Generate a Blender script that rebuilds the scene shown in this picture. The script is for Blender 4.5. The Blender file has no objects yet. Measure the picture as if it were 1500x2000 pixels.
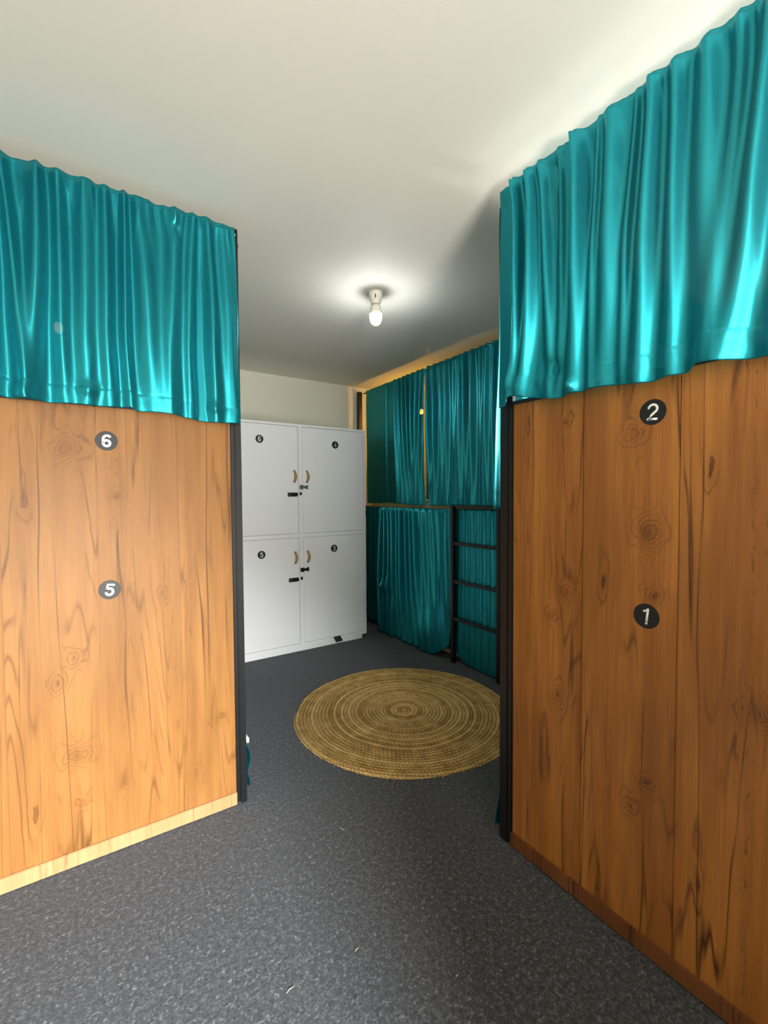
import bpy, bmesh, math, random
from mathutils import Vector, Matrix, noise
S = bpy.context.scene
C = S.collection

# ------------------------------------------------------------------ camera, exposure, light
F_PX, YAW, PITCH, ROLL = 869.92, 0.58679, 0.034192, -0.0065517
def make_camera():
    f = Vector((math.sin(YAW)*math.cos(PITCH), math.cos(YAW)*math.cos(PITCH), -math.sin(PITCH)))
    r = Vector((math.cos(YAW), -math.sin(YAW), 0)); u = r.cross(f)
    r2 = math.cos(ROLL)*r + math.sin(ROLL)*u; u2 = -math.sin(ROLL)*r + math.cos(ROLL)*u
    cd = bpy.data.cameras.new('camera'); cam = bpy.data.objects.new('camera', cd); C.objects.link(cam)
    cd.sensor_fit = 'VERTICAL'; cd.sensor_height = 36; cd.sensor_width = 27
    cd.lens = F_PX/2000*36; cd.clip_start = 0.05
    m = Matrix((r2, u2, -f)).transposed().to_4x4(); m.translation = (0, 0, 1.35)
    cam.matrix_world = m
    S.camera = cam
make_camera()
S.view_settings.view_transform = 'Standard'; S.view_settings.look = 'None'
S.view_settings.gamma = 1; S.view_settings.use_curve_mapping = False
S.view_settings.exposure = 0.0
W = bpy.data.worlds.new('world'); S.world = W; W.use_nodes = True
W.node_tree.nodes['Background'].inputs[0].default_value = (0.75, 0.86, 1, 1)
W.node_tree.nodes['Background'].inputs[1].default_value = 1.0
def area(name, loc, target, sx, sy, power, color, spread=180):
    d = bpy.data.lights.new(name, 'AREA'); d.shape = 'RECTANGLE'; d.size = sx; d.size_y = sy
    d.energy = power; d.color = color; d.spread = math.radians(spread)
    o = bpy.data.objects.new(name, d); C.objects.link(o); o.location = loc
    o.rotation_euler = (Vector(target)-Vector(loc)).to_track_quat('-Z', 'Y').to_euler()
    return o
# daylight through the balcony doorway behind the camera, and the window over the right-hand bunk
area('doorway_daylight', (-0.10, -2.36, 1.15), (-0.10, 0, 1.15), 0.9, 2.1, 136, (1.0, 0.975, 0.93))
# added fill lamp standing in for high sky, brightens the near floor through the doorway
area('sky_floor_fill', (-0.25, -2.34, 2.05), (-0.20, 0.70, 0.0), 0.7, 0.4, 70, (0.93, 0.97, 1.0), 52)
# added fill lamp low outside the doorway, brightens the ceiling like terrace bounce
area('ceiling_bounce_fill', (-0.10, -2.75, 0.25), (0.15, 0.8, 2.5), 1.6, 0.8, 235, (1.0, 0.955, 0.86))
area('window_daylight', (3.58, 0.54, 2.0), (0, 0.54, 2.0), 0.66, 0.62, 85, (1.0, 0.97, 0.90))

# ------------------------------------------------------------------ helpers
def tag(o, label=None, cat=None, group=None, kind=None):
    if label: o['label'] = label
    if cat: o['category'] = cat
    if group: o['group'] = group
    if kind: o['kind'] = kind
    return o
def empty(name, loc, rz=0, label=None, cat=None, group=None):
    o = bpy.data.objects.new(name, None); C.objects.link(o); o.empty_display_size = 0.1
    o.location = loc; o.rotation_euler = (0, 0, rz)
    return tag(o, label, cat, group)
def obj(name, bm, mats, parent=None, smooth=False, loc=None, rz=None):
    me = bpy.data.meshes.new(name)
    bmesh.ops.recalc_face_normals(bm, faces=bm.faces)
    bm.to_mesh(me); bm.free()
    for m in (mats if isinstance(mats, (list, tuple)) else [mats]): me.materials.append(m)
    if smooth: me.shade_smooth()
    o = bpy.data.objects.new(name, me); C.objects.link(o)
    if parent: o.parent = parent
    if loc: o.location = loc
    if rz is not None: o.rotation_euler = (0, 0, rz)
    return o
def box(bm, x0, x1, y0, y1, z0, z1, bev=0.0, mi=0):
    t = bmesh.new(); bmesh.ops.create_cube(t, size=1)
    for v in t.verts:
        v.co = ((x0+x1)/2+v.co.x*(x1-x0), (y0+y1)/2+v.co.y*(y1-y0), (z0+z1)/2+v.co.z*(z1-z0))
    if bev: bmesh.ops.bevel(t, geom=t.edges[:], offset=bev, segments=2, affect='EDGES')
    add(bm, t, mi)
def add(bm, t, mi=0, mat=None):
    mp = {}
    for v in t.verts: mp[v] = bm.verts.new(mat @ v.co if mat else v.co)
    for f in t.faces:
        try: nf = bm.faces.new([mp[v] for v in f.verts])
        except ValueError: continue
        nf.material_index = mi; nf.smooth = f.smooth
    t.free()
def tube(bm, pts, r, n=10, mi=0, caps=True, flat=None):
    pts = [Vector(p) for p in pts]; rings = []
    rr = r if isinstance(r, (list, tuple)) else [r]*len(pts)
    ref = None
    for i, p in enumerate(pts):
        d = (pts[min(i+1, len(pts)-1)]-pts[max(i-1, 0)]).normalized()
        if ref is None: ref = Vector((0, 0, 1)) if abs(d.z) < 0.9 else Vector((1, 0, 0))
        a = (ref - d*ref.dot(d)).normalized(); ref = a; b = d.cross(a)
        rings.append([bm.verts.new(p + (a*math.cos(t)+b*math.sin(t))*rr[i]) for t in [2*math.pi*k/n for k in range(n)]])
    for i in range(len(rings)-1):
        for k in range(n):
            f = bm.faces.new((rings[i][k], rings[i][(k+1) % n], rings[i+1][(k+1) % n], rings[i+1][k])); f.material_index = mi; f.smooth = True
    if caps:
        for rg in (rings[0][::-1], rings[-1]):
            f = bm.faces.new(rg); f.material_index = mi
def lathe(bm, prof, center, n=32, mi=0):
    cx, cy, cz = center; rings = []
    for r, z in prof:
        rings.append([bm.verts.new((cx+max(r, 1e-4)*math.cos(2*math.pi*k/n), cy+max(r, 1e-4)*math.sin(2*math.pi*k/n), cz+z)) for k in range(n)])
    for i in range(len(rings)-1):
        for k in range(n):
            f = bm.faces.new((rings[i][k], rings[i][(k+1) % n], rings[i+1][(k+1) % n], rings[i+1][k])); f.smooth = True; f.material_index = mi
    bm.faces.new(rings[0][::-1]).material_index = mi; bm.faces.new(rings[-1]).material_index = mi

# ------------------------------------------------------------------ materials
class N:
    """tiny node-tree helper"""
    def __init__(s, name):
        s.m = bpy.data.materials.new(name); s.m.use_nodes = True
        s.t = s.m.node_tree; s.b = s.t.nodes['Principled BSDF']
    def n(s, typ, **kw):
        nd = s.t.nodes.new(typ)
        for k, v in kw.items():
            if k[0] == 'i' and k[1:].isdigit(): s.put(nd.inputs[int(k[1:])], v)
            else: setattr(nd, k, v)
        return nd
    def put(s, sock, v):
        if isinstance(v, bpy.types.NodeSocket): s.t.links.new(v, sock)
        elif isinstance(v, bpy.types.Node): s.t.links.new(v.outputs[0], sock)
        else: sock.default_value = v
    def math(s, op, a, b=0.0, c=None):
        nd = s.t.nodes.new('ShaderNodeMath'); nd.operation = op
        s.put(nd.inputs[0], a); s.put(nd.inputs[1], b)
        if c is not None: s.put(nd.inputs[2], c)
        return nd.outputs[0]
    def noise(s, vec, scale=1, detail=3, rough=0.5):
        nd = s.n('ShaderNodeTexNoise'); s.put(nd.inputs['Vector'], vec)
        nd.inputs['Scale'].default_value = scale; nd.inputs['Detail'].default_value = detail; nd.inputs['Roughness'].default_value = rough
        return nd.outputs[0]
    def ramp(s, fac, stops):
        nd = s.n('ShaderNodeValToRGB'); s.put(nd.inputs[0], fac); e = nd.color_ramp.elements
        e[0].position, e[0].color = stops[0][0], (*stops[0][1], 1)
        e[1].position, e[1].color = stops[-1][0], (*stops[-1][1], 1)
        for p, c in stops[1:-1]:
            x = e.new(p); x.color = (*c, 1)
        return nd.outputs[0]
    def mix(s, fac, a, b, mode='MIX'):
        nd = s.n('ShaderNodeMix', data_type='RGBA', blend_type=mode)
        s.put(nd.inputs[0], fac); s.put(nd.inputs[6], a); s.put(nd.inputs[7], b)
        return nd.outputs[2]
    def xyz(s, vec):
        nd = s.n('ShaderNodeSeparateXYZ', i0=vec); return nd.outputs
    def comb(s, x, y, z):
        return s.n('ShaderNodeCombineXYZ', i0=x, i1=y, i2=z).outputs[0]
    def objc(s): return s.n('ShaderNodeTexCoord').outputs['Object']
    def bump(s, h, strength=0.3, dist=0.002):
        nd = s.n('ShaderNodeBump'); nd.inputs['Strength'].default_value = strength; nd.inputs['Distance'].default_value = dist
        s.put(nd.inputs['Height'], h); s.t.links.new(nd.outputs[0], s.b.inputs['Normal'])
    def set(s, **kw):
        for k, v in kw.items(): s.put(s.b.inputs[k.replace('_', ' ')], v)
        return s
def col(c): return (*c, 1)
def plain(name, c, rough=0.5, metal=0.0, spec=0.5, var=0.06, scale=20):
    m = N(name); v = m.noise(m.objc(), scale, 4)
    m.set(Base_Color=m.mix(v, col([x*(1-var) for x in c]), col([min(1, x*(1+var)) for x in c])), Roughness=rough, Metallic=metal, Specular_IOR_Level=spec)
    return m
black = plain('black_painted_steel', (0.006, 0.006, 0.007), 0.42, 0, 0.5).m
darkmetal = plain('dark_metal', (0.035, 0.033, 0.03), 0.4, 0.8).m
steel = plain('brushed_steel', (0.30, 0.31, 0.28), 0.38, 0.9).m
white_screw = plain('white_screw', (0.8, 0.8, 0.8), 0.4).m
sheet = plain('white_sheet', (0.8, 0.79, 0.76), 0.8).m
cream_plastic = plain('cream_plastic', (0.80, 0.76, 0.66), 0.35).m
handle_wood = plain('handle_wood', (0.40, 0.23, 0.09), 0.45, var=0.25, scale=60).m
board_wood = plain('slat_wood', (0.55, 0.38, 0.16), 0.6, var=0.2, scale=30).m
rubber = plain('black_rubber', (0.008, 0.008, 0.008), 0.7).m
sticker_black = plain('sticker_black', (0.008, 0.008, 0.009), 0.45, spec=0.4).m
sticker_white = plain('sticker_white', (0.82, 0.82, 0.82), 0.4).m

def wall_mat(name, c, rough=0.85):
    m = N(name); co = m.objc()
    a = m.noise(co, 1.7, 4); b = m.noise(co, 170, 3)
    m.set(Base_Color=m.mix(a, col([x*0.95 for x in c]), col([min(1, x*1.02) for x in c])), Roughness=rough, Specular_IOR_Level=0.25)
    m.bump(b, 0.12, 0.002); return m.m
ceil_m = wall_mat('ceiling_paint', (0.80, 0.77, 0.70), 0.7)
wall_m = wall_mat('wall_paint', (0.78, 0.76, 0.64))
locker_m = wall_mat('locker_white_laminate', (0.88, 0.87, 0.875), 0.38)

def carpet_mat():
    m = N('charcoal_carpet'); co = m.objc()
    big = m.noise(co, 1.3, 3)
    warp = m.n('ShaderNodeTexNoise'); m.put(warp.inputs['Vector'], co); warp.inputs['Scale'].default_value = 60
    wv = m.n('ShaderNodeVectorMath', operation='MULTIPLY_ADD'); m.put(wv.inputs[0], warp.outputs[1]); m.put(wv.inputs[1], (0.012, 0.012, 0)); m.put(wv.inputs[2], co)
    fine = m.noise(wv.outputs[0], 130, 3, 0.7); mid = m.noise(wv.outputs[0], 62, 2, 0.6)
    f = m.math('ADD', m.math('MULTIPLY', fine, 0.62), m.math('MULTIPLY', mid, 0.38))
    c = m.ramp(f, [(0.34, (0.006, 0.007, 0.009)), (0.47, (0.032, 0.035, 0.040)), (0.56, (0.072, 0.077, 0.088)), (0.67, (0.27, 0.28, 0.30))])
    c = m.mix(0.25, c, m.mix(big, col((0.026, 0.027, 0.03)), col((0.05, 0.05, 0.052))))
    m.set(Base_Color=c, Roughness=0.95, Specular_IOR_Level=0.15)
    m.b.inputs['Sheen Weight'].default_value = 0.15; m.b.inputs['Sheen Roughness'].default_value = 0.6
    m.bump(f, 0.9, 0.006); return m.m
carpet = carpet_mat()

def satin(name, c=(0.016, 0.31, 0.375)):
    m = N(name); co = m.objc(); x, y, z = m.xyz(co)
    weave = m.noise(m.comb(m.math('MULTIPLY', x, 420), m.math('MULTIPLY', y, 420), m.math('MULTIPLY', z, 26)), 1, 3, 0.6)
    crush = m.noise(m.comb(m.math('MULTIPLY', x, 9), m.math('MULTIPLY', y, 9), m.math('MULTIPLY', z, 3)), 1, 4, 0.6)
    c2 = [v*1.05+0.004 for v in c]; c1 = [v*0.95 for v in c]
    m.set(Base_Color=m.mix(weave, col(c1), col(c2)), Metallic=0.82, Specular_IOR_Level=0.4)
    m.put(m.b.inputs['Roughness'], m.math('ADD', 0.32, m.math('MULTIPLY', weave, 0.08)))
    m.b.inputs['Specular Tint'].default_value = (0.8, 1.0, 1.0, 1)
    m.b.inputs['Sheen Weight'].default_value = 0.0; m.b.inputs['Sheen Roughness'].default_value = 0.35
    m.b.inputs['Sheen Tint'].default_value = (0.35, 0.95, 1.0, 1)
    m.bump(m.math('ADD', m.math('MULTIPLY', weave, 0.03), crush), 0.16, 0.006)
    # the loose weave lets a little light through
    out = m.t.nodes['Material Output']
    tr = m.n('ShaderNodeBsdfTranslucent'); tr.inputs[0].default_value = (0.02, 0.5, 0.5, 1)
    tp = m.n('ShaderNodeBsdfTransparent')
    mx = m.n('ShaderNodeMixShader'); mx.inputs[0].default_value = 0.05
    m.t.links.new(m.b.outputs[0], mx.inputs[1]); m.t.links.new(tr.outputs[0], mx.inputs[2])
    m2 = m.n('ShaderNodeMixShader'); m2.inputs[0].default_value = 0.065
    m.t.links.new(mx.outputs[0], m2.inputs[1]); m.t.links.new(tp.outputs[0], m2.inputs[2])
    m.t.links.new(m2.outputs[0], out.inputs[0])
    return m.m
teal = satin('teal_satin')

def wood_mat(name, x_off, pitch, light, mid, dark, seed, knots=(), columns=(), spec=0.35):
    m = N(name); co = m.objc(); x, y, z = m.xyz(co)
    u = m.math('SUBTRACT', x, x_off)
    idx = m.math('FLOOR', m.math('DIVIDE', u, pitch))
    zz = m.math('ADD', z, m.math('MULTIPLY_ADD', idx, 3.37, seed))
    uu = m.math('ADD', u, m.math('MULTIPLY', idx, 1.91))
    wx = m.noise(m.comb(m.math('MULTIPLY', x, 22), seed, m.math('MULTIPLY', z, 9)), 1, 3, 0.6)
    wz = m.noise(m.comb(m.math('MULTIPLY', x, 20), seed+2.5, m.math('MULTIPLY', z, 12)), 1, 2, 0.5)
    xk = m.math('ADD', x, m.math('MULTIPLY', m.math('SUBTRACT', wx, 0.5), 0.040)); zk = m.math('ADD', z, m.math('MULTIPLY', m.math('SUBTRACT', wz, 0.5), 0.06))
    base = m.noise(m.comb(m.math('MULTIPLY', uu, 8), seed*1.7, m.math('MULTIPLY', zz, 0.5)), 1, 2, 0.5)
    field = m.math('MULTIPLY_ADD', z, 0.22, m.math('MULTIPLY', base, 0.75))
    kn = 0.0; core = 0.0
    for (kx, kz, ax, az, amp, dk) in knots:
        dx = m.math('DIVIDE', m.math('SUBTRACT', xk, kx), ax*1.25); dz = m.math('DIVIDE', m.math('SUBTRACT', zk, kz), az*1.25)
        q = m.math('MULTIPLY_ADD', dx, dx, m.math('MULTIPLY', dz, dz))
        e = m.math('EXPONENT', m.math('MULTIPLY', q, -1.0))
        field = m.math('MULTIPLY_ADD', e, amp*0.75, field)
        kn = m.math('MAXIMUM', kn, m.math('EXPONENT', m.math('MULTIPLY', q, -0.45)))
        core = m.math('MAXIMUM', core, m.math('MULTIPLY', m.math('EXPONENT', m.math('MULTIPLY', q, -5.0)), dk))
    for (cx, w, amp) in columns:
        dx = m.math('DIVIDE', m.math('SUBTRACT', xk, cx), w)
        e = m.math('EXPONENT', m.math('MULTIPLY', m.math('MULTIPLY', dx, dx), -1.0))
        cn = m.noise(m.comb(cx*5, seed, m.math('MULTIPLY', z, 2.2)), 1, 2, 0.5)
        field = m.math('MULTIPLY_ADD', m.math('MULTIPLY', e, cn), amp, field)
        kn = m.math('MAXIMUM', kn, m.math('MULTIPLY', e, 0.7))
    wob = m.noise(m.comb(m.math('MULTIPLY', uu, 30), seed, m.math('MULTIPLY', zz, 7)), 1, 3, 0.6)
    field = m.math('ADD', field, m.math('MULTIPLY', wob, 0.035))
    fr = m.math('FRACT', m.math('MULTIPLY', field, 13.0))
    tri = m.math('ABSOLUTE', m.math('SUBTRACT', fr, 0.5))                 # 0.5 at the contour
    line = m.math('SMOOTH_MIN', m.math('MULTIPLY', m.math('MAXIMUM', m.math('SUBTRACT', tri, 0.33), 0.0), 5.0), 1.0, 0.2)
    gate = m.noise(m.comb(m.math('MULTIPLY', uu, 8), seed+4, m.math('MULTIPLY', zz, 1.6)), 1, 3, 0.6)
    gate = m.ramp(gate, [(0.50, (0.06, 0.06, 0.06)), (0.62, (1, 1, 1))])
    gate = m.math('MAXIMUM', gate, m.math('MULTIPLY', kn, 1.2))
    line = m.math('MULTIPLY', line, gate)
    fib = m.noise(m.comb(m.math('MULTIPLY', uu, 170), seed, m.math('MULTIPLY', zz, 5)), 1, 4, 0.65)
    streak = m.noise(m.comb(m.math('MULTIPLY', uu, 22), seed+9, m.math('MULTIPLY', zz, 0.9)), 1, 4, 0.6)
    # long dark cracks
    ck = m.noise(m.comb(m.math('MULTIPLY', uu, 13), seed+21, m.math('MULTIPLY', zz, 0.55)), 1, 2, 0.5)
    ck = m.math('ABSOLUTE', m.math('SUBTRACT', ck, 0.5))
    crack = m.ramp(ck, [(0.0, (1, 1, 1)), (0.018, (0, 0, 0))])
    crack = m.math('MULTIPLY', crack, m.ramp(streak, [(0.45, (0, 0, 0)), (0.6, (1, 1, 1))]))
    c = m.ramp(m.math('ADD', m.math('MULTIPLY', streak, 0.65), m.math('MULTIPLY', fib, 0.35)), [(0.33, mid), (0.62, light)])
    patch = m.noise(m.comb(m.math('MULTIPLY', uu, 7), seed+15, m.math('MULTIPLY', zz, 1.3)), 1, 3, 0.55)
    c = m.mix(m.math('MULTIPLY', m.ramp(patch, [(0.45, (0, 0, 0)), (0.62, (1, 1, 1))]), 0.45), c, col([a*0.62+b*0.38 for a, b in zip(mid, dark)]))
    c = m.mix(m.math('MULTIPLY', kn, 0.22), c, col([(a+b)/2 for a, b in zip(mid, dark)]))
    c = m.mix(m.math('MULTIPLY', line, 0.82), c, col(dark))
    c = m.mix(m.math('MULTIPLY', crack, 0.95), c, col([v*0.6 for v in dark]))
    c = m.mix(m.math('MULTIPLY', core, 0.75), c, col([v*0.8 for v in dark]))
    m.set(Base_Color=c, Roughness=m.math('ADD', 0.40, m.math('MULTIPLY', fib, 0.14)), Specular_IOR_Level=spec)
    m.bump(m.math('SUBTRACT', fib, m.math('MULTIPLY', line, 0.6)), 0.18, 0.001)
    return m.m
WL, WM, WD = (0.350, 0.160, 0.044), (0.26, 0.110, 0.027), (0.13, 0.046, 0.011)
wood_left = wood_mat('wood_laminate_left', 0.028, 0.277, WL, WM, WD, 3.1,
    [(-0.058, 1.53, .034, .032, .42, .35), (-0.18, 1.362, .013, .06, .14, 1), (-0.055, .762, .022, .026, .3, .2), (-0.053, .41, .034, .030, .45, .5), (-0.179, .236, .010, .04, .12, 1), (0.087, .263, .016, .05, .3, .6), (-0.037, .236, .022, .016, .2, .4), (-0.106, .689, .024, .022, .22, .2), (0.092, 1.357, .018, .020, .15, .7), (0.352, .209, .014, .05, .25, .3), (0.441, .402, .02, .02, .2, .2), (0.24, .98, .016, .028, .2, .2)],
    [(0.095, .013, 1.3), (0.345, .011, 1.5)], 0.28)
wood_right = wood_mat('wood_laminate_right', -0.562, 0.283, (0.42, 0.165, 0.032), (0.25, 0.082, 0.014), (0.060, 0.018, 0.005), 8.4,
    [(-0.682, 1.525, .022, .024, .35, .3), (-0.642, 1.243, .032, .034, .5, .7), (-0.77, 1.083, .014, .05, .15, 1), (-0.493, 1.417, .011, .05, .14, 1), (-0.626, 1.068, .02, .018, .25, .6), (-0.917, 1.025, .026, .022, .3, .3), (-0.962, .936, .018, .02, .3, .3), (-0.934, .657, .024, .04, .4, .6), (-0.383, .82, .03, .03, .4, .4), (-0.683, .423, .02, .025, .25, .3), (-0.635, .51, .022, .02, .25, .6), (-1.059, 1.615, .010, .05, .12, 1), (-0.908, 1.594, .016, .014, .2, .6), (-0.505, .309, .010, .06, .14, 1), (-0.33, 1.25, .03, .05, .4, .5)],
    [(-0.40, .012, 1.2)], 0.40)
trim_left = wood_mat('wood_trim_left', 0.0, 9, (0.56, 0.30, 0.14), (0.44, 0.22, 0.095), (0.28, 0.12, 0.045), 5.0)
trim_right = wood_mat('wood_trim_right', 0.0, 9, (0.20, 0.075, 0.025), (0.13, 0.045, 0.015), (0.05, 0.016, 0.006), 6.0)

def jute_mat():
    m = N('braided_jute'); co = m.objc(); x, y, z = m.xyz(co)
    r = m.math('SQRT', m.math('ADD', m.math('MULTIPLY', x, x), m.math('MULTIPLY', y, y)))
    th = m.math('ARCTAN2', y, x)
    arc = m.math('MULTIPLY', th, r)
    ring = m.math('FLOOR', m.math('DIVIDE', r, RING))
    rn = m.n('ShaderNodeTexWhiteNoise', noise_dimensions='1D'); m.put(rn.inputs['W'], ring)
    tw = m.math('SINE', m.math('ADD', m.math('MULTIPLY', arc, 290.0), m.math('MULTIPLY_ADD', rn.outputs[0], 40.0, m.math('MULTIPLY', m.math('FRACT', m.math('DIVIDE', r, RING)), 5.0))))
    n1 = m.noise(co, 160, 4, 0.7); n2 = m.noise(co, 14, 3)
    f = m.math('ADD', m.math('MULTIPLY', n1, 0.5), m.math('ADD', m.math('MULTIPLY', rn.outputs[0], 0.13), m.math('ADD', m.math('MULTIPLY', n2, 0.22), 0.085)))
    f = m.math('ADD', f, m.math('MULTIPLY', tw, 0.05))
    c = m.ramp(f, [(0.34, (0.13, 0.065, 0.018)), (0.44, (0.40, 0.225, 0.070)), (0.54, (0.64, 0.41, 0.150)), (0.68, (0.85, 0.61, 0.28))])
    fr = m.math('ABSOLUTE', m.math('SUBTRACT', m.math('FRACT', m.math('DIVIDE', r, RING)), 0.5))
    gap = m.ramp(fr, [(0.36, (0, 0, 0)), (0.5, (1, 1, 1))])
    c = m.mix(m.math('MULTIPLY', gap, 0.75), c, col((0.05, 0.03, 0.01)))
    m.set(Base_Color=c, Roughness=0.95, Specular_IOR_Level=0.1)
    m.bump(m.math('ADD', m.math('MULTIPLY', tw, 0.4), n1), 0.8, 0.003); return m.m
RING = 0.0225
jute = jute_mat()

def emis(name, c, s):
    m = N(name); m.set(Base_Color=col((0.9, 0.9, 0.85)), Roughness=0.3)
    m.b.inputs['Emission Color'].default_value = col(c); m.b.inputs['Emission Strength'].default_value = s
    v = m.noise(m.objc(), 5, 1); return m.m
bulb_m = emis('lit_bulb', (0.95, 1.0, 0.98), 175.0)
warm_m = emis('warm_bulb', (1.0, 0.50, 0.085), 420.0)
soft_m = emis('soft_bulb', (1.0, 0.80, 0.50), 28.0)

# ------------------------------------------------------------------ the room
CEIL = 2.525
X0, X1, Y0, Y1 = -2.60, 3.46, -2.20, 4.17
def slab(name, mat, *b):
    bm = bmesh.new(); box(bm, *b); return tag(obj(name, bm, mat), kind='structure')
slab('floor', carpet, X0-.1, X1+.1, Y0-.1, Y1+.1, -0.08, 0.0)
slab('ceiling', ceil_m, X0-.1, X1+.1, Y0-.1, Y1+.1, CEIL, CEIL+0.08)
slab('wall_back', wall_m, X0-.1, X1+.1, Y1, Y1+.1, 0, CEIL)
slab('wall_left', wall_m, X0-.1, X0, Y0, Y1, 0, CEIL)
bm = bmesh.new()                                                       # right wall with a window opening above the bunk
wy0, wy1, wz0, wz1 = 0.18, 0.90, 1.65, 2.35
box(bm, X1, X1+.1, Y0, wy0, 0, CEIL); box(bm, X1, X1+.1, wy1, Y1, 0, CEIL)
box(bm, X1, X1+.1, wy0, wy1, 0, wz0); box(bm, X1, X1+.1, wy0, wy1, wz1, CEIL)
tag(obj('wall_right', bm, wall_m), kind='structure')
bm = bmesh.new()                                                       # wall behind the camera with a doorway
dx0, dx1, dz1 = -0.56, 0.36, 2.22
box(bm, X0, dx0, Y0-.1, Y0, 0, CEIL); box(bm, dx1, X1, Y0-.1, Y0, 0, CEIL); box(bm, dx0, dx1, Y0-.1, Y0, dz1, CEIL)
tag(obj('wall_front', bm, wall_m), kind='structure')
bm = bmesh.new()
box(bm, X1-.012, X1+.1, wy0, wy0+.04, wz0, wz1); box(bm, X1-.012, X1+.1, wy1-.04, wy1, wz0, wz1)
box(bm, X1-.012, X1+.1, wy0, wy1, wz0, wz0+.04); box(bm, X1-.012, X1+.1, wy0, wy1, wz1-.04, wz1)
tag(obj('window_1', bm, locker_m), kind='structure')
bm = bmesh.new()
box(bm, dx0, dx0+.04, Y0-.1, Y0+.012, 0, dz1); box(bm, dx1-.04, dx1, Y0-.1, Y0+.012, 0, dz1); box(bm, dx0, dx1, Y0-.1, Y0+.012, dz1-.04, dz1)
tag(obj('door_1', bm, locker_m), kind='structure')
slab('added_shade_wall', wall_m, 0.32, 1.45, -0.50, -0.40, 0, 1.25)  # unseen low blocker, added to shade the right floor and panel foot

# ------------------------------------------------------------------ numerals and stickers (built in the XZ plane, facing -Y)
def arc(cx, cz, rx, rz, a0, a1, n=14):
    return [(cx+rx*math.cos(math.radians(a0+(a1-a0)*i/n)), cz+rz*math.sin(math.radians(a0+(a1-a0)*i/n))) for i in range(n+1)]
DIG = {
 '1': [[(-0.16, 0.30), (-0.02, 0.36), (0.06, 0.46), (0.06, -0.46)]],
 '2': [arc(0, 0.20, 0.26, 0.26, 165, -25) + [(0.17, 0.02), (-0.06, -0.20), (-0.25, -0.44), (0.28, -0.44)]],
 '3': [arc(-0.01, 0.235, 0.24, 0.215, 150, -90), arc(-0.01, -0.215, 0.27, 0.235, 90, -150)],
 '4': [[(0.12, -0.46), (0.12, 0.46), (-0.28, -0.18), (0.30, -0.18)]],
 '5': [[(0.24, 0.44), (-0.18, 0.44), (-0.22, 0.02)] + arc(0.0, -0.16, 0.27, 0.28, 130, -150)],
 '6': [arc(0.0, -0.20, 0.25, 0.25, 0, 360, 24), arc(0.05, 0.12, 0.30, 0.33, 50, 180, 10) + [(-0.25, -0.20)]],
}
def sticker(ch, x, z, R, stroke, parent, y=0.0, label=None, scale=0.60, tilt=0.0):
    bm = bmesh.new()
    t = bmesh.new(); bmesh.ops.create_cone(t, cap_ends=True, segments=48, radius1=R, radius2=R*0.985, depth=0.0012)
    add(bm, t, 0, Matrix.Translation((0, -0.0006, 0)) @ Matrix.Rotation(math.radians(90), 4, 'X'))
    H = 2*R*scale
    flat = Matrix.Translation((0, -0.0013, 0)) @ Matrix.Diagonal((1, 0.08, 1, 1))
    for st in DIG[ch]:
        t = bmesh.new(); tube(t, [(px*H, 0, pz*H) for px, pz in st], stroke*H, 10, 0)
        add(bm, t, 1, flat)
        for px, pz in (st if len(st) < 9 else [st[0], st[-1]] + st[-6:]):
            t = bmesh.new(); bmesh.ops.create_uvsphere(t, u_segments=12, v_segments=8, radius=stroke*H)
            add(bm, t, 1, flat @ Matrix.Translation((px*H, 0, pz*H)))
    o = obj('number_sticker', bm, [sticker_black, sticker_white], parent)
    o.location = (x, y, z); o.rotation_euler = (0, math.radians(tilt), 0)
    if label: o['label'] = label
    return o

# ------------------------------------------------------------------ bunk beds
def panel_mesh(x0, x1, z0, z1, grooves, th=0.015):
    bm = bmesh.new(); xs = [x0]+[g for g in grooves if x0 < g < x1]+[x1]
    for a, b in zip(xs[:-1], xs[1:]): box(bm, a+.0006, b-.0006, 0, th, z0, z1, 0.0022)
    box(bm, x0+.002, x1-.002, 0.004, th-.001, z0+.002, z1-.002)
    return bm
def post(parent, x0, x1, y0, y1, z1, screw=None, name='post', z0=0.0):
    bm = bmesh.new(); box(bm, x0, x1, y0, y1, z0, z1, 0.003)
    o = obj(name, bm, black, parent)
    if screw:
        b = bmesh.new(); bmesh.ops.create_uvsphere(b, u_segments=12, v_segments=8, radius=0.006)
        for v in b.verts: v.co = (screw[0]+v.co.x, y0-0.001+v.co.y*0.5, screw[1]+v.co.z)
        obj('screw_head', b, white_screw, o, True)
    return o
def deck(parent, x0, x1, y0, y1, z, name='mattress', th=0.13):
    bm = bmesh.new(); n = 9
    for i in range(n):
        a = x0+(x1-x0)*i/n; box(bm, a+.012, a+(x1-x0)/n-.012, y0, y1, z-0.018, z, 0.002)
    obj('slat_base', bm, board_wood, parent)
    bm = bmesh.new(); box(bm, x0+.015, x1-.015, y0+.012, y1-.012, z, z+th, 0.03); obj(name, bm, sheet, parent, True)
def rail(parent, pts, r=0.011, name='curtain_rail'):
    bm = bmesh.new(); tube(bm, pts, r, 10); return obj(name, bm, black, parent)

RR = -math.pi/2
RAILZ = 2.462
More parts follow.
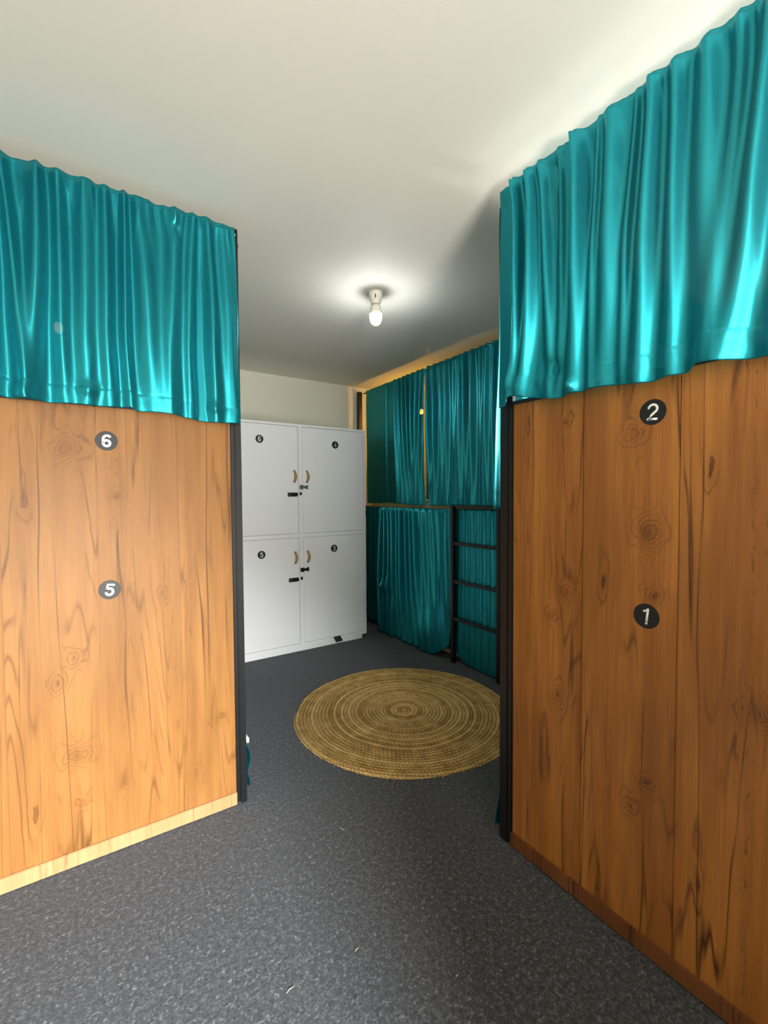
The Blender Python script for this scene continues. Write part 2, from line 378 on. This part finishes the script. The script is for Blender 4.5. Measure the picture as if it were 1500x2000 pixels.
# --- left bunk (panel faces the camera) ---
bl = empty('bunk_bed', (0, 1.96, 0), 0, 'bunk bed with orange wood panel carrying stickers 6 and 5, black steel posts', 'bunk bed')
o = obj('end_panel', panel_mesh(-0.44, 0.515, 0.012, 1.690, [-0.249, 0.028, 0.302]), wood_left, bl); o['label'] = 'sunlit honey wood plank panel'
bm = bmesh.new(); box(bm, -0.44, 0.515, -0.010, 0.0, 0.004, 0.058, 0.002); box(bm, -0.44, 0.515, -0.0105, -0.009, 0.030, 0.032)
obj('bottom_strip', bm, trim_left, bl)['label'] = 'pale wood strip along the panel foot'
bm = bmesh.new(); box(bm, -0.44, 0.515, -0.004, 0.02, 1.690, 1.703, 0.001); obj('panel_cap', bm, black, bl)
bm = bmesh.new(); box(bm, 0.515, 0.531, -0.006, 0.014, 0.012, 2.478, 0.002); box(bm, 0.527, 0.533, -0.004, 0.004, 0.012, 2.47, 0.001)
obj('post_flange', bm, black, bl)
post(bl, 0.533, 0.559, -0.008, 0.034, 2.482, (0.543, 2.463))
post(bl, -0.48, -0.44, 0.0, 0.04, 2.48); post(bl, -0.48, -0.44, 2.08, 2.12, 2.48); post(bl, 0.519, 0.559, 2.08, 2.12, 2.48)
bm = bmesh.new(); box(bm, 0.505, 0.556, -0.016, -0.004, 2.476, 2.486, 0.002); obj('rail_bracket', bm, black, bl)
rail(bl, [(-0.44, -0.008, RAILZ), (0.545, -0.008, RAILZ)], 0.006); rail(bl, [(0.552, 0.02, RAILZ), (0.552, 2.10, RAILZ)], 0.006)
for z in (1.25, 0.13):
    bm = bmesh.new()
    box(bm, -0.44, 0.533, 0.02, 0.05, z-.04, z); box(bm, -0.44, 0.533, 2.08, 2.11, z-.04, z); box(bm, 0.52, 0.55, 0.034, 2.08, z-.04, z); box(bm, -0.47, -0.44, 0.04, 2.08, z-.04, z)
    obj('bed_frame', bm, black, bl); deck(bl, -0.43, 0.52, 0.05, 2.08, z+.018)
# folded sheet corner hanging out at the foot of the lower bed
bm = bmesh.new(); box(bm, 0.50, 0.592, 0.045, 0.16, 0.205, 0.262, 0.018); obj('mattress_corner', bm, sheet, bl, True)
sticker('6', 0.064, 1.565, 0.036, 0.105, bl, 0.0, 'black round sticker with white 6', 0.60)
sticker('5', 0.061, 1.007, 0.036, 0.105, bl, 0.0, 'black round sticker with white 5', 0.60, 8)

# --- right bunk (panel on the right, facing left) : local x = -world Y ---
br = empty('bunk_bed', (1.334, 0, 0), RR, 'bunk bed with dark brown wood panel carrying stickers 2 and 1', 'bunk bed')
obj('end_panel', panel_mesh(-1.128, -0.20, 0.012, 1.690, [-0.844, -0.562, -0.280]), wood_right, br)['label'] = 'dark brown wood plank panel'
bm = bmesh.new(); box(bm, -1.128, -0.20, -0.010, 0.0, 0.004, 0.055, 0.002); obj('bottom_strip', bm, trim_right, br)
bm = bmesh.new(); box(bm, -1.128, -0.20, -0.004, 0.02, 1.690, 1.703, 0.001); obj('panel_cap', bm, black, br)
bm = bmesh.new(); box(bm, -1.145, -1.128, -0.006, 0.014, 0.012, 2.478, 0.002); obj('post_flange', bm, black, br)
post(br, -1.186, -1.147, -0.008, 0.034, 2.482, (-1.172, 2.463))
post(br, -0.20, -0.16, 0.0, 0.04, 2.48); post(br, -0.20, -0.16, 2.05, 2.09, 2.48); post(br, -1.186, -1.146, 2.05, 2.09, 2.48)
bm = bmesh.new(); box(bm, -1.175, -1.115, -0.016, -0.004, 2.476, 2.486, 0.002); obj('rail_bracket', bm, black, br)
rail(br, [(-1.17, -0.008, RAILZ), (-0.18, -0.008, RAILZ)], 0.006); rail(br, [(-1.179, 0.02, RAILZ), (-1.179, 2.07, RAILZ)], 0.006)
for z in (1.25, 0.13):
    bm = bmesh.new()
    box(bm, -1.146, -0.20, 0.02, 0.05, z-.04, z); box(bm, -1.146, -0.20, 2.05, 2.08, z-.04, z); box(bm, -1.18, -1.15, 0.034, 2.05, z-.04, z); box(bm, -0.20, -0.17, 0.04, 2.05, z-.04, z)
    obj('bed_frame', bm, black, br); deck(br, -1.14, -0.21, 0.05, 2.05, z+.018)
sticker('2', -0.633, 1.584, 0.036, 0.075, br, 0.0, 'black round sticker with white 2', 0.62, 4)
sticker('1', -0.643, 1.001, 0.036, 0.075, br, 0.0, 'black round sticker with white 1', 0.62, 6)

# --- back bunk with the ladder : local x = -world Y, front plane at X = 2.48 ---
bb = empty('bunk_bed', (2.48, 0, 0), RR, 'bunk bed with a ladder and four teal curtains in the far corner', 'bunk bed')
post(bb, -4.162, -4.118, -0.055, -0.010, 2.468); post(bb, -2.10, -2.06, -0.01, 0.03, 2.468)
post(bb, -4.162, -4.122, 0.90, 0.94, 2.468); post(bb, -2.10, -2.06, 0.90, 0.94, 2.468)
rail(bb, [(-4.118, 0.006, 2.452), (-2.08, 0.006, 2.452)], 0.007)
rail(bb, [(-4.118, 0.002, 1.243), (-2.08, 0.002, 1.243)], 0.007)
bm = bmesh.new(); box(bm, -4.12, -2.06, 0.012, 0.045, 1.205, 1.262, 0.002); obj('front_board', bm, board_wood, bb)['label'] = 'bare wood board below the upper bed'
for z, th in ((1.20, 0.10), (0.13, 0.12)):
    bm = bmesh.new()
    box(bm, -4.12, -2.06, 0.012, 0.042, z-.04, z-.001); box(bm, -4.12, -2.06, 0.89, 0.92, z-.04, z); box(bm, -4.15, -4.12, 0.0, 0.9, z-.04, z); box(bm, -2.10, -2.06, 0.03, 0.9, z-.04, z)
    obj('bed_frame', bm, black, bb); deck(bb, -4.11, -2.11, 0.05, 0.88, z+.018, th=th)
bm = bmesh.new(); box(bm, -4.12, -2.06, 0.022, 0.046, 0.030, 0.062, 0.002); obj('bottom_board', bm, board_wood, bb)
ld = None
bm = bmesh.new(); box(bm, -2.690, -2.655, -0.055, -0.020, 0.0, 1.275, 0.003); obj('ladder_side', bm, black, bb)
bm = bmesh.new(); box(bm, -2.205, -2.170, -0.055, -0.020, 0.0, 1.275, 0.003); obj('ladder_side', bm, black, bb)
for z in (0.973, 0.667, 0.365):
    bm = bmesh.new(); box(bm, -2.655, -2.205, -0.048, -0.022, z-.013, z+.013, 0.002); obj('ladder_rung', bm, black, bb)
bm = bmesh.new(); box(bm, -2.69, -2.06, -0.04, -0.01, 1.257, 1.275, 0.002); obj('ladder_top_bar', bm, black, bb)

# ------------------------------------------------------------------ curtains
def lerp_table(tab, x):
    if x <= tab[0][0]: return tab[0][1]
    for (a, va), (b, vb) in zip(tab[:-1], tab[1:]):
        if x <= b: return va+(vb-va)*(x-a)/max(1e-6, b-a)
    return tab[-1][1]
def curtain(name, label, cat, loc, rz, x0, x1, zt, zb, seed, folds=(), a1=0.010, f1=9, a2=0.010, f2=12, a3=0.010, f3=34,
            hem=0.07, flare=0.0, bulge=0.0, nx=None, nz=None, group=None, keep=0.004, edge=None, kinks=()):
    """hanging cloth in the local XZ plane; -y is towards the room. zt, zb: number or [(x,z)] tables."""
    nx = nx or int((x1-x0)/0.0032); ref = 1.2
    zT = (lambda x: lerp_table(zt, x)) if isinstance(zt, list) else (lambda x: zt)
    zB = (lambda x: lerp_table(zb, x)) if isinstance(zb, list) else (lambda x: zb)
    nz = nz or 150
    bm = bmesh.new(); grid = []
    for j in range(nz+1):
        t = j/nz; row = []
        for i in range(nx+1):
            s = i/nx; x = x0+(x1-x0)*s
            xd = x + 0.012*noise.noise((x*3, t*1.4, seed+50))*t*2
            d = a1*noise.noise((xd*f1, t*0.8, seed))
            r2 = 1-2*abs(noise.noise((xd*f2+3, t*0.7, seed+7)))*1.6
            d += a2*max(r2, -0.6)*(0.3+0.7*min(1, t*2.5))
            g = math.exp(-t*8.0)
            d += a3*(1-1.8*abs(noise.noise((x*f3, t*2.2, seed+13))))*(g*0.9+0.03)
            d += 0.0016*noise.noise((x*16, t*5, seed+31))
            for (ft, fm, fb, w, amp) in folds:
                fx = ft*(1-t)*(1-2*t)+4*fm*t*(1-t)+fb*t*(2*t-1)
                ww = w*(0.95+0.75*t)
                q = abs(x-fx)/ww
                if q < 3.2: d += 1.25*amp*math.exp(-q**2.0)*(0.55+0.6*math.sin(math.pi*min(1, 0.15+t*0.8)))
            for (kx, kt, rx, rt, amp) in kinks:
                q = ((x-kx)/rx)**2+((t-kt)/rt)**2
                if q < 6: d += amp*math.exp(-q)
            d += bulge*math.sin(math.pi*t*0.5)**1.5*(0.6+0.4*math.sin(s*5+seed)) + flare*t*t
            H = zT(x)-zB(x)
            dist = (1-t)*H
            if hem and abs(dist-hem) < 0.010: d -= 0.0014*math.exp(-((dist-hem)/0.003)**2)
            if hem and dist < hem: d += 0.0008+0.002*noise.noise((x*33, dist*24, seed+77))
            if t < 0.018: d = d*0.55+0.004
            # pinched scallops along the rod
            zz = zT(x)-t*H + (0.004*noise.noise((x*30, 0, seed+5)) if t < 0.02 else 0)
            zz += 0.010*noise.noise((x*7, 3.3, seed+5))*t**6
            xx = x + 0.006*noise.noise((0.3, t*3.1, seed+91))*(1 if 0.02 < s < 0.98 else 1.6)
            if edge: xx += edge(s, t)
            d = max(d, keep)
            row.append(bm.verts.new((xx, -d-0.004, max(zz, 0.012))))
        grid.append(row)
    for j in range(nz):
        for i in range(nx):
            bm.faces.new((grid[j][i], grid[j+1][i], grid[j+1][i+1], grid[j][i+1]))
    o = obj(name, bm, teal, None, True, loc, rz)
    sm = o.modifiers.new('thickness', 'SOLIDIFY'); sm.thickness = 0.0012; sm.offset = 1
    return tag(o, label, cat, group)

rnd = random.Random(5)
# left upper curtain, local x = X, hangs in front of the left panel plane
lb = [(-0.44, 1.70), (-0.234, 1.698), (-0.188, 1.689), (-0.122, 1.69), (-0.078, 1.682), (0.011, 1.681), (0.146, 1.692), (0.166, 1.679), (0.308, 1.675), (0.443, 1.664), (0.556, 1.668)]
lf = [(x+dt, x, x+db, w, a) for x, dt, db, w, a in [(-0.40, 0, 0, .024, .03), (-0.30, 0.01, -0.01, .022, .028), (-0.245, 0, 0, .016, .024), (-0.184, -.025, 0.02, .014, .030), (-0.127, 0.01, -0.02, .022, .036), (-0.060, .002, 0.005, .017, .028), (0.010, .01, 0.0, .026, .030),
      (0.075, .004, 0.010, .018, .028), (0.132, 0.008, 0.012, .013, .030), (0.205, -.03, 0.015, .026, .024), (0.291, 0.02, -.005, .024, .026), (0.355, 0.02, 0.012, .016, .018), (0.440, -.012, .012, .018, .028), (0.505, -.02, .014, .020, .012)]]
curtain('curtain', 'teal satin curtain over the orange wood panel with sticker 6', 'curtain', (0, 1.942, 0), 0, -0.44, 0.541, RAILZ+.014, lb, 2.3, lf,
        a1=.010, a2=.003, a3=.024, f3=22, edge=lambda s, t: 0.013*t if s > 0.97 else 0, hem=0.062,
        kinks=[(0.02, .93, .03, .03, .012), (0.44, .93, .02, .025, .012), (-0.18, .97, .02, .03, .012), (0.312, .10, .012, .03, -.015)])
# right upper curtain, local x = -Y
rb = [(-1.178, 1.685), (-1.132, 1.684), (-1.101, 1.706), (-0.929, 1.672), (-0.846, 1.678), (-0.794, 1.677), (-0.652, 1.664), (-0.532, 1.663), (-0.506, 1.676), (-0.375, 1.66), (-0.16, 1.65)]
rf = [(-1.09, -1.073, -1.115, .012, .034), (-1.03, -1.015, -1.075, .016, .036), (-0.985, -0.955, -0.955, .013, .022), (-0.915, -0.905, -0.925, .010, .012), (-0.845, -0.838, -0.860, .020, .044), (-0.775, -0.790, -0.800, .010, .020), (-0.735, -0.740, -0.765, .024, .034), (-0.665, -0.690, -0.705, .010, .016),
      (-0.620, -0.635, -0.660, .018, .034), (-0.565, -0.565, -0.580, .016, .030), (-0.500, -0.500, -0.500, .026, .030), (-0.43, -0.45, -0.50, .016, .018), (-0.37, -0.395, -0.455, .020, .042), (-0.31, -0.33, -0.36, .02, .03), (-0.24, -0.25, -0.26, .02, .03)]
curtain('curtain', 'teal satin curtain over the dark brown panel with sticker 2', 'curtain', (1.316, 0, 0), RR, -1.166, -0.16, RAILZ+.014, rb, 7.9, rf,
        a1=.010, a2=.003, a3=.022, f3=20, hem=0.075, edge=lambda s, t: -0.012*t if s < 0.03 else 0,
        kinks=[(-0.94, .88, .03, .05, -.02), (-0.86, .97, .02, .02, .015), (-1.10, .93, .03, .05, .016), (-0.94, .10, .02, .05, -.02)])
# side drapes of the two front bunks, seen edge-on beside the posts
def bulgy(k): return lambda s, t: 0
curtain('curtain', 'narrow teal drape edge hanging behind the left black post, beside the lockers', 'curtain', (0.562, 0, 0), math.pi/2, 1.995, 3.98, 2.455, [(1.995, 1.285), (3.98, 1.27)], 11.2,
        a1=.006, a2=.006, a3=.008, bulge=.008, nz=90, nx=330)
curtain('curtain', 'narrow teal drape edge hanging behind the right black post, beside the ladder', 'curtain', (0, 1.188, 0), math.pi, -3.35, -1.324, 2.455, [(-3.35, 1.28), (-1.324, 1.297)], 15.8,
        a1=.008, a2=.010, a3=.008, nz=90, nx=330, bulge=.01, edge=lambda s, t: 0.022*(0.30+0.7*min(1, t*1.5))-0.02 if s > 0.985 else 0)
curtain('curtain', 'short teal cloth corner low down behind the left black post by the carpet', 'curtain', (0.556, 0, 0), math.pi/2, 2.0, 3.98, 1.20, [(2.0, 0.03), (3.98, 0.03)], 19.1,
        a1=.004, a2=.005, a3=.004, nz=80, nx=300, kinks=[(2.02, .885, .07, .055, .026), (2.02, .985, .06, .03, .024)], hem=0)
curtain('curtain', 'teal cloth tip poking out at the foot of the right black post', 'curtain', (0, 1.188, 0), math.pi, -3.35, -1.352, 1.20, [(-3.35, .03), (-1.40, .03), (-1.352, 0.045)], 23.4,
        a1=.006, a2=.010, a3=.008, nz=100, nx=300, bulge=.01, edge=lambda s, t: 0.036*max(0, (t-0.86)/0.14) if s > 0.97 else 0)
# curtains of the back bunk, local x = -Y
curtain('curtain', 'upper left teal curtain of the far bunk, dark and flat beside the lockers', 'curtain', (2.476, 0, 0), RR, -4.032, -3.052, 2.462, [(-4.03, 1.283), (-3.6, 1.29), (-3.10, 1.275), (-3.05, 1.285)], 31.0,
        [(-3.66, -3.66, -3.66, .014, .016), (-3.50, -3.47, -3.46, .016, .034), (-3.43, -3.39, -3.39, .012, .034), (-3.36, -3.33, -3.31, .014, .040), (-3.30, -3.26, -3.25, .012, .038), (-3.22, -3.20, -3.20, .016, .040), (-3.14, -3.14, -3.17, .018, .040), (-3.08, -3.09, -3.12, .012, .03)],
        a1=.002, a2=.000, a3=.006, f3=26, nz=110, edge=lambda s, t: -0.026*math.sin(math.pi*min(1, t*1.1)*0.9)*max(0, (s-.75)/.25))
uf = []
x = -2.99
while x < -2.10:
    uf.append((x, x+rnd.uniform(-.012, .012), x+rnd.uniform(-.022, .022), rnd.uniform(.015, .022), rnd.uniform(.026, .045))); x += rnd.uniform(.058, .085)
curtain('curtain', 'upper right teal curtain of the far bunk, pleated, hanging above the ladder', 'curtain', (2.476, 0, 0), RR, -3.028, -2.08, 2.462, [(-3.01, 1.272), (-2.7, 1.280), (-2.2, 1.275)], 37.0, uf,
        a1=.004, a2=.001, a3=.012, f3=26, nz=120, edge=lambda s, t: 0.02*t*(1-s)*(1-s))
lf2 = [(-3.74, -3.77, -3.80, .012, .030), (-3.68, -3.70, -3.70, .012, .050), (-3.62, -3.60, -3.66, .011, .055), (-3.57, -3.53, -3.58, .012, .05), (-3.51, -3.46, -3.50, .014, .055), (-3.43, -3.40, -3.38, .012, .045), (-3.36, -3.33, -3.30, .014, .055), (-3.29, -3.24, -3.21, .013, .05),
       (-3.23, -3.18, -3.12, .014, .045), (-3.16, -3.09, -3.02, .02, .055), (-3.07, -3.01, -2.93, .018, .035), (-2.98, -2.92, -2.84, .018, .03), (-2.90, -2.85, -2.77, .016, .02), (-2.80, -2.78, -2.72, .02, .02)]
lf2 = [(a, b, c, w*1.3, k*1.15) for a, b, c, w, k in lf2]
curtain('curtain', 'lower teal curtain of the far bunk, gathered and bunched left of the ladder', 'curtain', (2.470, 0, 0), RR, -3.775, -2.690, 1.247, [(-3.78, .075), (-3.72, .03), (-3.66, .014), (-3.0, .014), (-2.87, .014), (-2.78, .07), (-2.69, .13)], 41.0, lf2,
        a1=.004, a2=.001, a3=.012, f3=26, nz=130, flare=0.035, hem=0,
        kinks=[(-3.60, .62, .06, .035, .035), (-3.52, .60, .03, .06, .02), (-3.46, .68, .02, .08, -.02), (-2.95, .85, .12, .12, .02)])
curtain('curtain', 'dark teal curtain in the far corner between lockers and bunched lower curtain', 'curtain', (2.482, 0, 0), RR, -4.06, -3.72, 1.247, 0.04, 47.0,
        [(-3.98, -3.98, -3.98, .016, .012), (-3.88, -3.88, -3.88, .016, .012), (-3.80, -3.80, -3.80, .016, .012)], a1=.003, a2=.004, a3=.005, nz=90, hem=0)
curtain('curtain', 'lower teal curtain hanging flat behind the ladder rungs', 'curtain', (2.478, 0, 0), RR, -2.688, -2.08, 1.247, [(-2.69, .11), (-2.64, .065), (-2.55, .02), (-2.3, .012), (-2.08, .012)], 53.0,
        [(-2.62, -2.62, -2.62, .016, .010), (-2.55, -2.55, -2.55, .012, .010), (-2.49, -2.49, -2.49, .012, .012), (-2.43, -2.43, -2.43, .012, .010), (-2.37, -2.36, -2.36, .014, .012), (-2.29, -2.28, -2.28, .014, .012), (-2.21, -2.21, -2.21, .014, .012)],
        a1=.003, a2=.000, a3=.006, f3=26, nz=110, keep=0.004, hem=0, flare=.010)

# ------------------------------------------------------------------ lockers
FY = 3.607
lk = empty('locker_cabinet', (0, FY, 0), 0, 'white four-door locker cabinet numbered 6, 4, 5 and 3', 'locker')
LX0, LXA, LXB, LX1 = 0.87, 1.516, 1.554, 2.19
bm = bmesh.new()
box(bm, LX0, LX1, 0.022, 0.545, 0.06, 1.975, 0.001)
obj('carcass', bm, locker_m, lk)
bm = bmesh.new()
box(bm, LX0, LX0+.022, 0, .022, 0.048, 1.977, .0012); box(bm, LX1-.020, LX1, 0, .022, 0.048, 1.977, .0012)
box(bm, LX0+.022, LX1-.020, 0, .0215, 1.957, 1.977, .0012); box(bm, LX0+.022, LX1-.020, 0, .0215, 0.048, 0.075, .0012)
box(bm, LX0+.022, LX1-.020, 0.0005, .0215, 1.002, 1.036, .0012); box(bm, LXA, LXB, -0.0005, .0210, 0.075, 1.957, .0012)
obj('face_frame', bm, locker_m, lk)
bm = bmesh.new(); box(bm, LX0+.01, LX1-.03, 0.03, 0.53, 0.0, 0.06, .001); obj('plinth', bm, locker_m, lk)
def door(num, x0, x1, z0, z1, left, sx, sz, hx, hz, bx, bz):
    bm = bmesh.new(); g = 0.003
    box(bm, x0+g, x1-g, 0.003, 0.0215, z0+g, z1-g, .0012)
    d = obj('door', bm, locker_m, lk); d['label'] = 'white locker door with sticker '+num
    sticker(num, sx, sz, 0.033, 0.085, d, 0.003, 'black round sticker with white '+num, 0.60)
    bm = bmesh.new(); L = 0.092; n = 14; pts = []; rr = []
    for i in range(n+1):
        t = i/n; pts.append((hx+0.004*math.sin(math.pi*t), 0.002-0.024*math.sin(math.pi*t)**0.75, hz-L/2+L*t)); rr.append(0.0075+0.004*math.sin(math.pi*t))
    tube(bm, pts, rr, 12); box(bm, hx-.010, hx+.010, -0.001, .0035, hz-L/2-.008, hz-L/2+.010, .001); box(bm, hx-.010, hx+.010, -0.001, .0035, hz+L/2-.010, hz+L/2+.008, .001)
    obj('handle', bm, handle_wood, d)
    bm = bmesh.new()
    if left:      # barrel hasp with its staple on the stile
        box(bm, bx, bx+.088, -0.004, .0035, bz-.017, bz+.017, .002)
        bm2 = bmesh.new()
        tube(bm, [(bx+.003, -0.010, bz+.001), (bx+.085, -0.010, bz+.001)], 0.006, 10)
        for q in (.034, .058, .080): box(bm, bx+q-.006, bx+q+.006, -0.018, -0.003, bz-.013, bz+.013, .002)
        obj('bolt', bm, darkmetal, d)
        ring = bmesh.new(); tube(ring, [(bx+.016+.012*math.cos(a), -0.0075, bz+.009*math.sin(a)) for a in [2*math.pi*k/16 for k in range(17)]], 0.0028, 8, caps=False)
        obj('bolt_eye', ring, steel, d); bm2.free()
        bm = bmesh.new(); box(bm, 1.523, 1.541, -0.014, -0.0005, bz-.006, bz+.020, .003)
        obj('staple', bm, darkmetal, lk)
    else:         # folding hasp lying across the stile
        box(bm, bx, bx+.034, -0.014, -0.0008, bz-.018, bz+.018, .003)
        box(bm, bx+.028, bx+.052, -0.006, .0035, bz-.010, bz+.010, .002)
        v = [(bx+.048, bz-.010), (bx+.080, bz-.019), (bx+.080, bz+.019), (bx+.048, bz+.010)]
        a = [bm.verts.new((p, -0.005, q)) for p, q in v]; b = [bm.verts.new((p, 0.0035, q)) for p, q in v]
        bm.faces.new(a); bm.faces.new(b[::-1])
        for k in range(4): bm.faces.new((a[k], b[k], b[(k+1) % 4], a[(k+1) % 4]))
        obj('hasp', bm, steel if num == '4' else darkmetal, d)
door('6', LX0+.022, LXA, 1.036, 1.957, True, 1.182, 1.830, 1.480, 1.529, 1.417, 1.374)
door('4', LXB, LX1-.02, 1.036, 1.957, False, 1.875, 1.821, 1.596, 1.529, 1.523, 1.438)
door('5', LX0+.022, LXA, 0.075, 1.002, True, 1.184, 0.877, 1.480, 0.830, 1.417, 0.640)
door('3', LXB, LX1-.02, 0.075, 1.002, False, 1.854, 0.885, 1.596, 0.830, 1.523, 0.720)
bm = bmesh.new()
vs = [bm.verts.new(p) for p in [(1.835, -0.004, .074), (1.905, -0.004, .076), (1.925, -0.018, .030), (1.860, -0.016, .026)]]
bm.faces.new(vs); r = bmesh.ops.extrude_face_region(bm, geom=bm.faces[:])
for v in [e for e in r['geom'] if isinstance(e, bmesh.types.BMVert)]: v.co.y += 0.006
obj('strap', bm, rubber, lk)['label'] = 'black rubber flap over the bottom rail'
bm = bmesh.new(); tube(bm, [(LX1-.001, 0.30, 1.50), (LX1+.012, 0.30, 1.50)], 0.008, 10); obj('side_knob', bm, rubber, lk)

# ------------------------------------------------------------------ rug
def rug():
    bm = bmesh.new(); R = 0.682; nr = int(R/RING); k = 6; nt = 300; rings = []
    c = bm.verts.new((0, 0, 0.010))
    for i in range(1, nr*k+1):
        f = i/k; rg = []
        for j in range(nt):
            th = 2*math.pi*j/nt
            r = f*RING*R/(nr*RING)
            fr = f % 1.0
            h = 0.004+0.0065*abs(math.sin(math.pi*fr))**0.6
            if i > nr*k-3: h *= (nr*k-i)/3.0
            wob = 0.010*noise.noise((math.cos(th)*2.2, math.sin(th)*2.2, r*3))*(r/R)+0.003*noise.noise((math.cos(th)*14, math.sin(th)*14, 4))*(r/R)**3
            lump = 0.0022*noise.noise((r*40, th*r*26, 2))
            rg.append(bm.verts.new(((r+wob)*math.cos(th), (r+wob)*math.sin(th), max(0.0005, h+lump+0.002*noise.noise((r*3, th, 8))))))
        rings.append(rg)
    for j in range(nt): bm.faces.new((c, rings[0][j], rings[0][(j+1) % nt]))
    for a, b in zip(rings[:-1], rings[1:]):
        for j in range(nt): bm.faces.new((a[j], b[j], b[(j+1) % nt], a[(j+1) % nt]))
    rn = random.Random(3)                                             # frayed ends along the near edge
    for q in range(60):
        th = math.radians(rn.gauss(232, 22)) if q < 46 else rn.uniform(0, 6.28)
        r0 = R-.004; L = rn.uniform(.008, .026); da = rn.uniform(-.03, .03)
        p = [(r0*math.cos(th), r0*math.sin(th), .004), ((r0+L*.6)*math.cos(th+da*.5), (r0+L*.6)*math.sin(th+da*.5), .006), ((r0+L)*math.cos(th+da), (r0+L)*math.sin(th+da), .003)]
        tube(bm, p, [.0018, .0013, .0006], 5)
    o = obj('round_rug', bm, jute, None, True, (1.632, 2.238, 0.0005))
    tag(o, 'round braided jute rug on the dark carpet', 'rug')
rug()

# ------------------------------------------------------------------ ceiling lamp
lp = empty('ceiling_lamp', (1.408, 2.19, CEIL), 0, 'lit bare bulb in a cream ceiling lampholder', 'lamp')
bm = bmesh.new(); lathe(bm, [(0.040, 0.0), (0.041, -0.012), (0.037, -0.030), (0.035, -0.040), (0.027, -0.066), (0.024, -0.070)], (0, 0, 0)); o = obj('lampholder', bm, cream_plastic, lp)
bm = bmesh.new(); box(bm, -0.003, 0.003, -0.002, 0.002, -0.012, 0.010, .001)
o2 = obj('slot', bm, darkmetal, o); o2.location = (-0.021, -0.031, -0.034); o2.rotation_euler = (0, 0, -0.59)
bm = bmesh.new(); lathe(bm, [(0.022, -0.071), (0.030, -0.084), (0.0375, -0.128)], (0, 0, 0)); obj('bulb_collar', bm, cream_plastic, lp)
bm = bmesh.new(); lathe(bm, [(0.0345, -0.128), (0.034, -0.138), (0.0325, -0.155), (0.027, -0.171), (0.015, -0.183), (0.002, -0.187)], (0, 0, 0)); obj('bulb', bm, bulb_m, lp, True)

# small warm reading lamps fixed inside the bunks, behind the cloth
def reading_lamp(loc, label, m, r=0.022, rz=0.0):
    e = empty('reading_lamp', loc, rz, label, 'lamp')
    bm = bmesh.new(); lathe(bm, [(0.020, .055), (0.020, .030), (0.013, .022)], (0, 0, 0), 20); obj('socket', bm, cream_plastic, e)
    bm = bmesh.new(); lathe(bm, [(0.011, .022), (r, 0.008), (r, -0.008), (r*.6, -0.022), (.001, -0.027)], (0, 0, 0), 20); obj('bulb', bm, m, e, True)
    bm = bmesh.new(); tube(bm, [(0, 0, .055), (0, 0, 2.455-loc[2]), ], 0.003, 6); obj('cord', bm, rubber, e)
    return e
reading_lamp((2.88, 3.625, 2.222), 'warm bulb glowing behind the upper curtains of the far bunk', warm_m)
reading_lamp((-0.090, 2.50, 2.12), 'small bulb glowing faintly through the teal curtain above sticker 6', soft_m, 0.017)

# ------------------------------------------------------------------ lint on the carpet
def lint(x, y, L, ang, label, cc=(0.55, 0.53, 0.45)):
    bm = bmesh.new(); tube(bm, [(-L/2, 0, 0.003), (-L*.1, L*.08, 0.005), (L/2, 0, 0.003)], [.0006, .0012, .0005], 6)
    o = obj('lint_fleck', bm, lint_m, None, False, (x, y, 0.0), ang); tag(o, label, 'lint', 'pale lint flecks on the carpet')
lint_m = plain('straw_lint', (0.55, 0.52, 0.42), 0.8).m
lint(0.828, 1.569, .030, 1.9, 'pale straw fleck on the carpet just before the rug')
lint(0.430, 1.124, .026, 0.2, 'pale straw fleck on the brightest carpet at the bottom')
lint(0.832, 0.895, .008, 0.0, 'tiny white lint dot on the darker carpet, nearest the dark panel')
lint(0.635, 1.116, .014, 0.3, 'short pale fleck mid carpet, between the other flecks')
